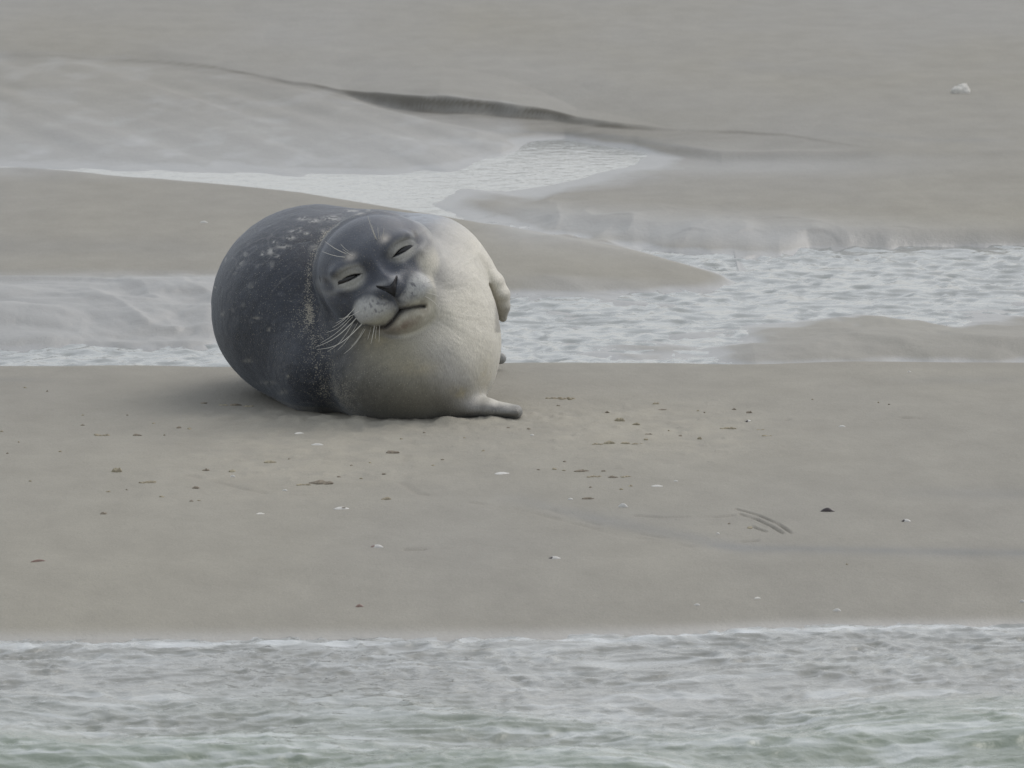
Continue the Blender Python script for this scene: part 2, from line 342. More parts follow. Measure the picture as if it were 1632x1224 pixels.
# ------------------------------------------------------------------ sea in front
xs = np.concatenate([-np.geomspace(500, 1.75, 22), np.arange(-1.7, 1.7, .0065), np.geomspace(1.75, 500, 22)])
ys = np.concatenate([[-600, -100, -20, 0, 6, 10, 12], np.arange(13, 17.6, .0075), [17.9]])
X, Y = np.meshgrid(xs, ys)
shore = np.interp(X[0], *[np.array(q) for q in zip(*[(G(a, b, c)) for a, b, c in lines[1]])])
D = shore[None] - Y + .05 * fbm(X * 2.5, X * 0, o=4, s=59)                   # distance off the shore
dp = sstep(.05, 1.6, D)
qx = X + .10 * fbm(X * 2.1, Y * 2.1, o=2, s=60); qy = Y + .12 * fbm(X * 1.7, Y * 2.0, o=2, s=61)
def ridge(a): return 1 - np.abs(a)
big = vn(qx * 2.0 + qy * .9, qy * 3.4 - qx * .5, s=62)
mid = ridge(vn(qx * 4.5 + qy * 1.5, qy * 7.5 - qx * 1.4, s=63)) ** 1.5
sm = ridge(vn(qx * 17 + 3 * qy, qy * 19 - qx * 4, s=64)) ** 1.3; sm2 = fbm(qx * 36 + 5 * qy, qy * 36, o=2, s=65)
lng = vn(qx * 3.2 + qy * 1.1, qy * 9 - qx * 1.6, s=161); fin = ridge(vn(qx * 26 + 5 * qy, qy * 34 - qx * 7, s=162))
hz = .022 * dp * big + (.001 + .006 * dp) * (mid - .5) + .004 * dp * lng + .0065 * (sm - .5) * (1 - .35 * dp) + .0048 * (fin - .5) * (1 - .3 * dp) + .0014 * sm2
hz = hz + .010 * np.exp(-((D - .06) / .05) ** 2) * (.3 + .9 * np.clip(vn(X * 7, Y * 3, s=66), 0, 1))
Z = WL0 + hz - .02 * sstep(0.02, -.35, D) * 1.0 - .25 * (D < -.5)
foam = sstep(.25, .8, vn(qx * 7 + 2 * qy, qy * 30 - qx * 5, s=67) + .35 * vn(qx * 22, qy * 60, s=167)) * (.30 + .25 * dp)
edge = np.exp(-((D - .03 - .03 * vn(X * 5, X * 0, s=68)) / .035) ** 2) * (.75 + .25 * vn(X * 24, Y * 10, s=168))
streak = sstep(.25, .75, vn(qx * 2.2 + 1.6 * qy, qy * 7 - qx * 1.5, s=69)) * sstep(-.3, .5, vn(qx * 14, qy * 40, s=70)) * .38
foam = np.maximum(foam, edge)
foam = np.clip(np.maximum(foam, streak), 0, 1)
wc = np.broadcast_to(np.array([.195, .200, .182]), X.shape + (3,)).copy()
wc = mixc(wc, [.165, .20, .155], sstep(.5, 1.7, D + .3 * big))
wc = mixc(wc, [.60, .63, .64], foam * .8)
m_sea, n, l, p = mat('sea_water')
ca = n.new('ShaderNodeVertexColor'); ca.layer_name = 'col'; l.new(ca.outputs[0], p.inputs['Base Color'])
p.inputs['Roughness'].default_value = .12; p.inputs['IOR'].default_value = 1.33
g1 = ntex(n, l, 38, 3, .6, mapping(n, l, 1, 1, 1)); l.new(bump(n, l, g1.outputs[0], .006, .5), p.inputs['Normal'])
me = npmesh('sea_water', np.stack([X, Y, Z], -1).reshape(-1, 3), gridq(len(xs), len(ys)), m_sea)
vcol(me, 'col', wc.reshape(-1, 3))
link(bpy.data.objects.new('sea_water', me), kind='structure')

# ------------------------------------------------------------------ water in the tidal channels
xs = np.concatenate([-np.geomspace(60, 4.1, 8), np.arange(-4, -2, .04), np.arange(-2, 2, .0125), np.arange(2, 4, .04), np.geomspace(4.1, 60, 8)])
ys = np.concatenate([np.arange(21.75, 26.5, .0135), np.arange(26.5, 32.5, .03)])
X, Y = np.meshgrid(xs, ys)
rx = X + .1 * fbm(X * 2, Y * 1.5, o=2, s=80)
calm = 1 - .97 * sstep(26.2, 27.2, Y)
Z = WL1 + calm * (.007 * (ridge(vn(rx * 6, Y * 5.0, s=81)) - .5) + .008 * (ridge(vn(rx * 12 + Y * 2, Y * 9, s=82)) - .5) + .008 * (ridge(vn(rx * 24 - Y * 3, Y * 15, s=83)) - .5))
m_ch, n, l, p = mat('channel_water')
p.inputs['Base Color'].default_value = (.20, .215, .205, 1); p.inputs['Roughness'].default_value = .08; p.inputs['IOR'].default_value = 1.35
g1 = ntex(n, l, 16, 3, .6, mapping(n, l, 1, .8, 1)); l.new(bump(n, l, g1.outputs[0], .010, .35), p.inputs['Normal'])
me = npmesh('channel_water', np.stack([X, Y, Z], -1).reshape(-1, 3), gridq(len(xs), len(ys)), m_ch)
link(bpy.data.objects.new('channel_water', me), kind='structure')

# ------------------------------------------------------------------ seal: one continuous body grown from a distance field
PXM = .00141
def ell(P, c, r, R=None):
    q = P - np.asarray(c, np.float32)
    if R is not None: q = q @ R.T.astype(np.float32)
    r = np.asarray(r, np.float32)
    k0 = np.sqrt(((q / r) ** 2).sum(-1)); k1 = np.sqrt(((q / r ** 2) ** 2).sum(-1)) + 1e-6
    return k0 * (k0 - 1) / k1
def caps(P, a, b, ra, rb):
    a = np.asarray(a, np.float32); b = np.asarray(b, np.float32); ba = b - a
    t = np.clip(((P - a) @ ba) / (ba @ ba), 0, 1)
    return np.sqrt(((P - a - t[..., None] * ba) ** 2).sum(-1)) - (ra + (rb - ra) * t)
def smin(a, b, k):
    h = np.clip(.5 + .5 * (b - a) / k, 0, 1); return b * (1 - h) + a * h - k * h * (1 - h)
def smax(a, b, k): return -smin(-a, -b, k)
# head frame: rolled with the eye line, yawed a little to the photo's right
RO, YA, PI_ = math.radians(27), math.radians(8), math.radians(0)
r0 = np.array([math.cos(RO), 0, math.sin(RO)]); u0 = np.array([-math.sin(RO), 0, math.cos(RO)]); f0 = np.array([0, -1.0, 0])
hr = math.cos(YA) * r0 - math.sin(YA) * f0; hf = math.cos(YA) * f0 + math.sin(YA) * r0; hu = u0
HO = W(598, 421, .05)
HM = np.stack([hr, hu, hf])           # world -> head rows
def HL(P): return ((P - HO.astype(np.float32)) @ HM.T.astype(np.float32)) / PXM
def HW(a, b, c): return HO + (a * hr + b * hu + c * hf) * PXM
EYE = (48, -1, 0)
def poly2(a, b, pts):
    r = np.full(a.shape, 1e3)
    for (x0, y0), (x1, y1) in zip(pts[:-1], pts[1:]):
        dx, dy = x1 - x0, y1 - y0; t = np.clip(((a - x0) * dx + (b - y0) * dy) / (dx * dx + dy * dy), 0, 1)
        r = np.minimum(r, np.hypot(a - x0 - t * dx, b - y0 - t * dy))
    return r
NOSE_DENT = [1.0]
MOUTH = [(-60, -80), (-46, -91), (-32, -95.5), (-21, -92), (-9, -86), (0, -82), (7, -83), (14, -85.5), (22, -87.5), (29, -90), (36, -94)]
def slit(aa, b):                      # 0 inside the opening between the lids, growing outwards
    x = (aa - 48) / 18.5; c = -1.5 + 1.8 * (1 - x * x) + (aa - 48) * .02
    return np.hypot(x, (b - c) / (.9 + 2.5 * np.clip(1 - x * x, 0, 1) ** .8))
def head(q):                          # q in head units (photo pixels), symmetric in a
    s = q.copy(); s[..., 0] = np.abs(s[..., 0])
    d = ell(q, (0, -4, -64), (90, 78, 92))
    d = smin(d, ell(s, (50, -36, -36), (40, 42, 46)), 30)
    d = smin(d, ell(q, (0, -46, 2), (50, 36, 46)), 24)
    d = smin(d, ell(q, (0, -28, 26), (18, 20, 30)), 18)
    d = smin(d, ell(q, (5, -101, 0), (46, 27, 44)), 16)
    d = smin(d, ell(s, (44, 19, -3), (27, 10, 19)), 12)       # brow
    d = smin(d, ell(s, (47, -15, -5), (28, 9, 19)), 9)        # lower lid and cheek
    d = smax(d, -ell(s, (20, -4, 42), (13, 18, 24)), 16)      # hollow beside the bridge
    d = smin(d, ell(q, (-31, -62, 17), (37, 29, 31)), 13)
    d = smin(d, ell(q, (29, -67, 17), (34, 32, 31)), 13)       # whisker pads
    d = smin(d, ell(q, (0, -41, 44), (20, 15, 14)), 8)        # nose pad
    a, b, c = s[..., 0], s[..., 1], s[..., 2]; fr = sstep(-10, 5, c)
    d = d + fr * (5.5 * np.exp(-(poly2(q[..., 0], b, MOUTH) / 3.0) ** 2) + 3.0 * np.exp(-(poly2(a, b, [(0, -58), (0, -83)]) / 3.2) ** 2))
    d = d - fr * 1.6 * np.exp(-(poly2(q[..., 0], b, [(-34, -103), (-8, -95), (10, -93), (24, -103)]) / 5) ** 2)
    d = d + fr * (9 * sstep(1.25, .8, slit(a, b)) + .8 * np.exp(-((np.hypot((a - 48) / 27, (b - 1) / 13) - 1) / .12) ** 2))
    d = d + .8 * np.exp(-(poly2(a, b, [(58, -60), (66, -40), (70, -20)]) / 4) ** 2) * fr
    ak = np.clip(a / 18.5, 0, 1.2); nt, nbm = -37 + 9.5 * ak ** 1.3, -59 + 27 * ak ** .8
    d = d + NOSE_DENT[0] * 6 * fr * sstep(0, 2.5, nt - b) * sstep(0, 2.5, b - nbm) * sstep(1.02, .9, ak)
    d = smax(d, -ell(s, (81, 12, -50), (6, 7, 3)), 4)
    return d
ea = math.radians(4); EYR = np.array([[math.cos(ea), math.sin(ea), 0], [-math.sin(ea), math.cos(ea), 0], [0, 0, 1]])
def Wg(u, d, z):                      # point over photo column u at depth d, height z
    y = 20 + d; f = y * math.cos(TH) - (z - CAMH) * math.sin(TH)
    return np.array([(u - 816) / FPX * f, y, z])
def sdf(P):
    P = P.astype(np.float32)
    t = ell(P, W(507, 487, .62), (.250, .40, .235))
    t = smin(t, ell(P, Wg(560, .92, .19), (.21, .30, .20)), .09)
    t = smin(t, ell(P, Wg(640, 1.08, .13), (.17, .20, .135)), .08)
    t = smin(t, ell(P, Wg(705, 1.15, .085), (.12, .12, .085)), .06)
    t = smin(t, caps(P, Wg(735, 1.16, .055), Wg(765, 1.17, .035), .055, .03), .05)
    u = ell(P, W(672, 484, .44), (.172, .30, .205))
    u = smin(u, ell(P, W(700, 440, .42), (.088, .22, .105)), .06)
    t = smin(t, u, .07)
    t = smin(t, ell(P, Wg(516, .36, .110), (.125, .25, .142)), .07)
    t = smin(t, ell(P, W(600, 450, .50), (.17, .30, .16)), .05)
    f = ell(P, W(656, 566, .215), (.197, .225, .165))
    f = smin(f, ell(P, Wg(642, .20, .085), (.165, .235, .115)), .06)
    f = smin(f, ell(P, W(628, 478, .29), (.178, .22, .165)), .08)
    f = smin(f, ell(P, W(700, 520, .30), (.128, .22, .17)), .06)
    d = smin(t, f, .020 + .012 * sstep(.22, .05, P[..., 2]))
    q = HL(P)
    nk = ell(q, (2, -16, -100), (101, 96, 78)) * PXM
    d = smin(d, nk, .014)
    hd = head(q) * PXM
    kk = .006 + .079 * sstep(25, 80, q[..., 0]) * sstep(55, 5, q[..., 1])
    d = smin(d, hd, kk)
    # throat
    d = smin(d, caps(P, HW(4, -104, -34), W(650, 590, .16), .050, .10), .05)
    # rear flippers
    for (a, b, c) in (((765, 1.18, .03), (798, 1.16, .026), .013), ((755, 1.22, .03), (775, 1.36, .02), .018)):
        d = smin(d, caps(P, Wg(*a), Wg(*b), .024, c), .02)
    # upper fore flipper, edge on
    Q = P.copy(); Q[..., 1] = 20.36 + (Q[..., 1] - 20.36) * .55
    pts = [((738, 412), .036, .40), ((768, 430), .028, .38), ((788, 450), .0220, .365), ((798, 470), .0200, .36), ((801, 488), .0165, .36), ((801.5, 506), .0105, .36)]
    fl = None
    for (a, ra, da), (b, rb, db) in zip(pts[:-1], pts[1:]):
        c = caps(Q, W(*a, da), W(*b, db), ra, rb); fl = c if fl is None else smin(fl, c, .01)
    Qc = P.copy(); Qc[..., 1] = 20.33 + (Qc[..., 1] - 20.33) * .25
    d = smax(d, -caps(Qc, W(778, 456, .33), W(791, 516, .33), .006, .0125), .008)
    kk = .003 + .022 * sstep(445, 405, 675 - P[..., 2] / PXM - .6 * (P[..., 1] - 20) * 78)
    d = smin(d, fl, kk)
    # lower fore flipper flat on the sand
    A = Wg(725, .11, .024); B = Wg(822, .07, .0165)
    Q = P.copy(); Q[..., 1] = A[1] + (Q[..., 1] - A[1]) * .42
    e0 = A + (B - A) * .45; e1 = B.copy(); e1[1] = A[1] + (B[1] - A[1]) * .42
    m0 = A + (e1 - A) * .55 + np.array([0, 0, .004])
    c = smin(caps(Q, A, m0, .026, .0190), caps(Q, m0, e1, .0190, .0150), .01)
    c = c + .0011 * (np.abs(np.sin((P[..., 1] - B[1]) / .011)) ** .6 - .6) * sstep(A[0] + .05, B[0], P[..., 0])
    d = smin(d, c, .03)
    return d
hh = .0026
lo = np.array([-.72, 19.88, -.045]); hi = np.array([.06, 21.46, .52])
NB = 8; nb = np.ceil((hi - lo) / (hh * NB)).astype(int); nd = nb * NB + 1
cx = [lo[i] + (np.arange(nb[i]) + .5) * hh * NB for i in range(3)]
CP = np.stack(np.meshgrid(*cx, indexing='ij'), -1).reshape(-1, 3)
cd = sdf(CP).reshape(nb)
vol = np.repeat(np.repeat(np.repeat(cd, NB, 0), NB, 1), NB, 2)
vol = np.pad(vol, ((0, 1), (0, 1), (0, 1)), 'edge').astype(np.float32)
near_b = np.argwhere(np.abs(cd) < hh * NB * 1.35)
off = np.arange(NB + 1) * hh
O3 = np.stack(np.meshgrid(off, off, off, indexing='ij'), -1).reshape(-1, 3)
for s in range(0, len(near_b), 400):
    bk = near_b[s:s + 400]
    P = (lo + bk * hh * NB)[:, None, :] + O3[None]
    v = sdf(P.reshape(-1, 3)).reshape(len(bk), NB + 1, NB + 1, NB + 1)
    for (i, j, k), vv in zip(bk * NB, v):
        vol[i:i + NB + 1, j:j + NB + 1, k:k + NB + 1] = vv
# surface nets
ins = vol < 0
cell = np.zeros(tuple(np.array(vol.shape) - 1), np.uint8)
corners = [(a, b, c) for a in (0, 1) for b in (0, 1) for c in (0, 1)]
sh = cell.shape
for a, b, c in corners: cell += ins[a:a + sh[0], b:b + sh[1], c:c + sh[2]]
act = np.argwhere((cell > 0) & (cell < 8)); del cell
idx = np.full(sh, -1, np.int32); idx[tuple(act.T)] = np.arange(len(act))
acc = np.zeros((len(act), 3)); cnt = np.zeros(len(act))
cvs = {c: vol[act[:, 0] + c[0], act[:, 1] + c[1], act[:, 2] + c[2]] for c in corners}
for c in corners:
    for ax in range(3):
        if c[ax]: continue
        c2 = tuple(1 if i == ax else c[i] for i in range(3))
        va, vb = cvs[c], cvs[c2]; m = (va < 0) != (vb < 0)
        t = np.where(m, va / np.where(m, va - vb, 1), 0)
        pt = np.array(c, float)[None] + t[:, None] * np.eye(3)[ax][None]
        acc[m] += pt[m]; cnt[m] += 1
SV = lo + (act + acc / cnt[:, None]) * hh
quads = []
for ax in range(3):
    sl = [slice(1, -1)] * 3; sl[ax] = slice(0, -1)
    a_ = ins[tuple(sl)]; s2 = list(sl); s2[ax] = slice(1, None); b_ = ins[tuple(s2)]
    e = np.argwhere(a_ != b_); o = [1, 1, 1]; o[ax] = 0; flip = a_[tuple(e.T)]; e = e + np.array(o)
    u_, v_ = [(1, 2), (2, 0), (0, 1)][ax]
    du = np.zeros(3, int); du[u_] = 1; dv = np.zeros(3, int); dv[v_] = 1
    qd = np.stack([idx[tuple((e - du - dv).T)], idx[tuple((e - dv).T)], idx[tuple(e.T)], idx[tuple((e - du).T)]], -1)
    qd[~flip] = qd[~flip][:, ::-1]; quads.append(qd)
SQ = np.concatenate(quads); SQ = SQ[(SQ >= 0).all(1)]
del vol, ins, idx
# two projection steps onto the surface smooth the facets
for _ in range(2):
    e = .0012; d0 = sdf(SV)
    g = np.stack([sdf(SV + np.eye(3)[i] * e) - sdf(SV - np.eye(3)[i] * e) for i in range(3)], -1) / (2 * e)
    SV = SV - np.clip(d0 / ((g ** 2).sum(-1) + .05), -.0015, .0015)[:, None] * g
gn = g / (np.linalg.norm(g, axis=-1, keepdims=True) + 1e-6)
qq = HL(SV); ph_ = np.arctan2(qq[:, 1] + 62, qq[:, 0]); rr = np.hypot(qq[:, 1] + 62, qq[:, 0])
frn = sstep(20.5, 20.35, SV[:, 1]); side = sstep(60, 85, rr) * sstep(260, 140, rr) * frn * sstep(30, -10, qq[:, 1])
dsp = .00055 * side * vn(ph_ * 13 + rr * .012, rr * .022, s=90) + .0003 * side * vn(ph_ * 34, rr * .05, s=91)
ot = sstep(110, 150, np.hypot(qq[:, 0], qq[:, 1] + 20) + 400 * (SV[:, 1] > 20.35))
dsp = dsp + ot * (.0035 * fbm(SV[:, 0] * 7, SV[:, 1] * 7, SV[:, 2] * 9, o=3, s=92) + .0005 * vn(SV[:, 0] * 55, SV[:, 1] * 55, SV[:, 2] * 55, s=93)) * sstep(.0, .05, SV[:, 2])
SV = SV + gn * dsp[:, None]
# coat
U, Vv = proj(SV[:, 0], SV[:, 1], SV[:, 2]); q = HL(SV); X3, Y3, Z3 = SV.T
S_ = 1 / .1
nA = fbm(X3 * 14, Y3 * 14, Z3 * 14, o=4, s=100); nB = fbm(X3 * 70, Y3 * 70, Z3 * 70, o=3, s=101); nC = vn(X3 * 230, Y3 * 120, Z3 * 230, s=102)
def nz(k, s): return vn(X3 * k, Y3 * k, Z3 * k, s=s)
DARK = np.array([.021, .026, .037]); MIDC = np.array([.175, .165, .135]); PALE = np.array([.55, .52, .44]); HEADC = np.array([.060, .067, .084])
bd = np.interp(Vv, [320, 345, 360, 400, 455, 500, 540, 600, 640, 680], [705, 715, 706, 692, 690, 650, 665, 715, 745, 775])
t = U - bd + 14 * nA + 6 * nB
coat = np.broadcast_to(DARK, SV.shape) * (1 + .35 * nB[:, None]) + .05 * .45 * (sstep(.25, .6, nz(75, 131) + .4 * nA) * sstep(-.2, .5, nz(30, 132)))[:, None] * np.array([1, 1, 1.02])
neckm = sstep(500, 645, U + 22 * nA + 10 * nB) * sstep(.62, .45, Y3 - 20) * sstep(470, 520, Vv)
coat = mixc(coat, MIDC * (.45 + .30 * nB[:, None]), neckm)
coat = mixc(coat, MIDC * .9, sstep(-110, -5, t) * neckm)
coat = mixc(coat, np.array([.32, .31, .29]), sstep(-60, 10, t))
coat = mixc(coat, PALE * (1 + .06 * nB[:, None]), sstep(-10, 85, t))
low = sstep(600, 668, Vv) * sstep(800, 700, U) * sstep(.5, .3, Y3 - 20) * neckm  # lower chest darkened: shade and dirty fur both put into the coat colour
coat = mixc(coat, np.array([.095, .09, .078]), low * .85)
midg = sstep(560, 640, Vv + .35 * (640 - U) + 20 * nA) * sstep(770, 660, U) * sstep(.5, .3, Y3 - 20) * neckm  # greyer middle of the chest, part dirt, part shade painted into the coat
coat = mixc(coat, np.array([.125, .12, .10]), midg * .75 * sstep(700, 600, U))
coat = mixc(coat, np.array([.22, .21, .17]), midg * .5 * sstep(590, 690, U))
oliv = np.exp(-(((U - 640) / 62) ** 2 + ((Vv - 560) / 45) ** 2))
coat = mixc(coat, np.array([.28, .26, .19]), np.clip(oliv * (.75 + .3 * nA), 0, 1))
for (a, b, ra, rb, k) in ((735, 625, 16, 10, .5), (772, 600, 12, 30, .3), (600, 540, 30, 20, .3), (665, 585, 40, 14, .25)):
    coat = mixc(coat, np.array([.36, .31, .19]), np.clip(np.exp(-(((U - a) / ra) ** 2 + ((Vv - b) / rb) ** 2)) * k * (1 + nB), 0, 1))
# grey shoulder saddle right of the head
sad = np.exp(-(((U - 672) / 40) ** 2 + ((Vv - 345) / 16) ** 2)) * sstep(.1, .2, Y3 - 20)
coat = mixc(coat, np.array([.27, .29, .32]), np.clip(sad * .9 * (1 + .6 * nB), 0, 1))
# faint light rings on the dark back and pale scuffs
notfront = (1 - neckm) * sstep(540, 480, U + (Vv < 350) * -90) 
rings = sstep(.72, .95, 1 - np.abs(nz(17, 110) - .1) * 3) * sstep(-.1, .5, nz(9, 111))
coat = mixc(coat, np.array([.105, .105, .11]), rings * notfront * .5)
spots = sstep(.5, .7, vn(X3 * 60, Y3 * 22, Z3 * 90, s=112)) * sstep(0, .5, vn(X3 * 16, Y3 * 9, Z3 * 16, s=113)) * sstep(600, 420, Vv)
coat = mixc(coat, np.array([.30, .295, .27]), spots * sstep(690, 640, U) * (sstep(.25, .4, Y3 - 20)) * .6)
for (a, b, ra, rb) in ((437, 386, 5, 2), (462, 379, 9, 3), (470, 369, 8, 2), (451, 393, 10, 3), (431, 401, 6, 5), (418, 405, 3, 4), (488, 372, 4, 2), (441, 408, 4, 2), (478, 366, 5, 3), (530, 348, 14, 4), (500, 352, 9, 3), (482, 348, 7, 3), (560, 336, 10, 2), (575, 341, 8, 2), (408, 507, 6, 2), (430, 525, 4, 3), (355, 500, 3, 4), (395, 575, 8, 3), (425, 610, 14, 3), (450, 625, 7, 4), (460, 600, 4, 3)):
    m = np.exp(-(((U - a + .25 * (Vv - b)) / ra) ** 2 + ((Vv - b) / rb) ** 2)) * sstep(-.5, .25, nC + nB)
    coat = mixc(coat, np.array([.28, .275, .26]) if b < 410 else np.array([.17, .165, .15]), np.clip(m * 1.2, 0, 1) * (Y3 > 20.15))
# sand stuck along the fold behind the head
fp = np.array([(655, 342), (620, 338), (580, 343), (545, 357), (520, 374), (503, 396), (494, 425), (491, 460), (492, 495), (497, 530), (508, 570), (520, 610), (535, 645)], float)
dm = np.full(len(U), 1e9)
for (x0, y0), (x1, y1) in zip(fp[:-1], fp[1:]):
    dx, dy = x1 - x0, y1 - y0; tt = np.clip(((U - x0) * dx + (Vv - y0) * dy) / (dx * dx + dy * dy), 0, 1)
    dm = np.minimum(dm, np.hypot(U - x0 - tt * dx, Vv - y0 - tt * dy))
front = Y3 < 20.42
hm = sstep(-70, -40, q[:, 2] * 0 + 0) 
inhead = sstep(6, -10, head(q)) 
inhead = sstep(10, 4, head(q))
# head
a_, b_, c_ = q.T; aa = np.abs(a_)
hc = np.broadcast_to(HEADC, SV.shape).copy()
hc = mixc(hc, np.array([.066, .073, .092]), np.exp(-(((a_ - 2) / 16) ** 2 + ((b_ + 6) / 30) ** 2)))
hc = mixc(hc, np.array([.066, .072, .085]), np.exp(-(((aa - 34) / 14) ** 2 + ((b_ + 36) / 16) ** 2)))
hc = mixc(hc, np.array([.12, .13, .15]), np.clip(np.exp(-(((a_ - 10) / 50) ** 2 + ((b_ - 45) / 14) ** 2)) * .8, 0, 1))
er = np.hypot((aa - 48) / 33, (b_ - 1) / 24)
hc = mixc(hc, np.array([.31, .305, .275]), sstep(1.0, .5, er + .2 * nA) * .9)
hc = mixc(hc, np.array([.13, .13, .13]), np.exp(-((er - .55) / .12) ** 2) * .45 * (b_ > 0))
hc = mixc(hc, np.array([.44, .41, .37]), np.clip(np.exp(-(((aa - 31) / 9) ** 2 + ((b_ - 30) / 6) ** 2)) * .9, 0, 1))
hc = mixc(hc, np.array([.018, .016, .016]), sstep(1.35, 1.05, slit(aa, b_)))
hc = mixc(hc, np.array([.30, .30, .29]), np.exp(-((np.hypot(aa - 82, b_ - 2) - 12) / 5) ** 2) * .4)
hc = mixc(hc, np.array([.02, .02, .02]), np.exp(-(((aa - 81) / 4) ** 2 + ((b_ - 12) / 7) ** 2)))
# cheek to throat blend
hc = mixc(hc, np.array([.24, .225, .18]), sstep(-55, -100, b_ + 10 * nA) * sstep(-10, -50, a_) )
hc = mixc(hc, np.array([.40, .38, .31]), sstep(-78, -96, b_) * sstep(-40, -10, a_))
hc = mixc(hc, PALE * .95, sstep(52, 72, a_) * sstep(0, -40, b_))
pad = np.minimum(ell(q, (-31, -62, 17), (38, 30, 32)), ell(q, (29, -67, 17), (35, 33, 32)))
pm = sstep(5, -3, pad + 2.5 * nB) * (b_ < -30)
padc = np.array([.45, .45, .43]) * (1 + .22 * nB[:, None]) * (1 + .15 * nA[:, None])
dots = sstep(.25, .6, vn(a_ / 3.4, b_ / 3.4, c_ / 3.4, s=120)) * np.exp(-(((aa - 30) / 22) ** 2 + ((b_ + 58) / 14) ** 2))
padc = mixc(padc, np.array([.16, .16, .165]), np.clip(dots * 1.2, 0, 1))
padc = mixc(padc, np.array([.42, .40, .30]), sstep(-66, -84, b_) * .7)
hc = mixc(hc, padc, pm)
sml = np.array([(aa - x) ** 2 for x in (0,)])
mo = poly2(a_, b_, MOUTH) + 20 * sstep(10, -10, c_)
ph = poly2(aa, b_, [(0, -56), (0, -84)]) + 20 * (c_ < 0)
hc = mixc(hc, np.array([.16, .12, .075]), np.exp(-(mo / 9) ** 2) * .5 * sstep(-.3, .6, nB + (b_ < -90) * .5))
hc = mixc(hc, np.array([.15, .10, .07]), np.clip(np.exp(-(((a_ + 5) / 22) ** 2 + ((b_ + 108) / 9) ** 2)) * .7 * (1 + nB), 0, 1))
hc = mixc(hc, np.array([.10, .10, .10]), np.exp(-(ph / 2.4) ** 2) * .6)
hc = mixc(hc, np.array([.035, .03, .028]), np.exp(-(mo / 3.0) ** 2) * .95)
hc = mixc(hc, np.array([.33, .335, .34]), np.exp(-(((aa - 12) / 16) ** 2 + ((b_ + 30) / 5) ** 2)) * (c_ > 30) * .6)
hcw = inhead * sstep(-120, -60, c_)
coat = mixc(coat, hc, hcw)
dust = .62 * np.exp(-(dm / 6.5) ** 2) * sstep(640, 560, U) * sstep(620, 470, Vv) + .30 * np.exp(-((dm - 8) / 20) ** 2) * sstep(440, 540, Vv) + .15 * np.exp(-(((U - 545) / 34) ** 2 + ((Vv - 640) / 30) ** 2))
dust = np.clip((dust + .02 * sstep(690, 560, U)) * (.8 + .8 * nA + .5 * nB) * front * (1 - .9 * hcw) + .02, 0, 1)
# flippers a little grey
ff = sstep(745, 790, U) * sstep(640, 650, Vv) * (Y3 < 20.25)
coat = mixc(coat, np.array([.165, .163, .155]) * (1 + .4 * nB[:, None]), ff * .85)
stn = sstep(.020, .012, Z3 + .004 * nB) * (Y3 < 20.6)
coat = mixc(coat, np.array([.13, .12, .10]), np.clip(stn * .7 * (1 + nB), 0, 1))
ff = sstep(804, 826, U) * sstep(640, 650, Vv) * (Y3 < 20.25)
coat = mixc(coat, np.array([.12, .115, .10]), ff * .7)
ff = sstep(455, 505, Vv) * sstep(786, 792, U) * (Vv < 530)
coat = mixc(coat, np.array([.24, .225, .19]) * (1 + .2 * nB[:, None]), ff * .8)
coat = mixc(coat, np.array([.30, .30, .29]), (Y3 > 21.0) * sstep(755, 775, U) * 1.0)
coat = coat * (1 + .05 * nC[:, None])
coat = np.clip(coat, .01, .8)
m_fur, n, l, p = mat('seal_fur')
ca = n.new('ShaderNodeVertexColor'); ca.layer_name = 'col'
fv = mapping(n, l, 420, 420, 110)
g1 = ntex(n, l, 1, 3, .6, fv); g2 = ntex(n, l, 60, 4, .6, mapping(n, l, 1, 1, 1))
da = n.new('ShaderNodeVertexColor'); da.layer_name = 'dust'; g3 = ntex(n, l, 330, 2, .7, mapping(n, l, 1, 1, 1)); ds = n.new('ShaderNodeSeparateColor'); l.new(da.outputs[0], ds.inputs[0])
thr = math_(n, l, 'SUBTRACT', math_(n, l, 'ADD', g3.outputs[0], math_(n, l, 'MULTIPLY', ds.outputs[0], .30)), .66)
dm_ = n.new('ShaderNodeMix'); dm_.data_type = 'RGBA'; l.new(ramp(n, l, thr, -.02, 0, .05, .85), dm_.inputs[0])
l.new(scalecol(n, l, ca.outputs[0], ramp(n, l, g1.outputs[0], .3, .84, .7, 1.16)), dm_.inputs[6]); dm_.inputs[7].default_value = (.33, .305, .245, 1)
l.new(dm_.outputs[2], p.inputs['Base Color'])
p.inputs['Roughness'].default_value = .52; p.inputs['Specular IOR Level'].default_value = .45
p.inputs['Sheen Weight'].default_value = .20; p.inputs['Sheen Tint'].default_value = (.82, .90, 1, 1); p.inputs['Sheen Roughness'].default_value = .4
b1 = bump(n, l, g2.outputs[0], .0015, .6); l.new(bump(n, l, g1.outputs[0], .0016, .8, b1), p.inputs['Normal'])
SO = Wg(640, .5, 0.0)
seal = link(bpy.data.objects.new('seal', None), label='plump dark-backed, pale-bellied seal lying on the sandbank with eyes closed', cat='seal')
seal.location = SO
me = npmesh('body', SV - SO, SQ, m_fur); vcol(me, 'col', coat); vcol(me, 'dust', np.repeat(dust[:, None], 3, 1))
link(bpy.data.objects.new('body', me), seal)
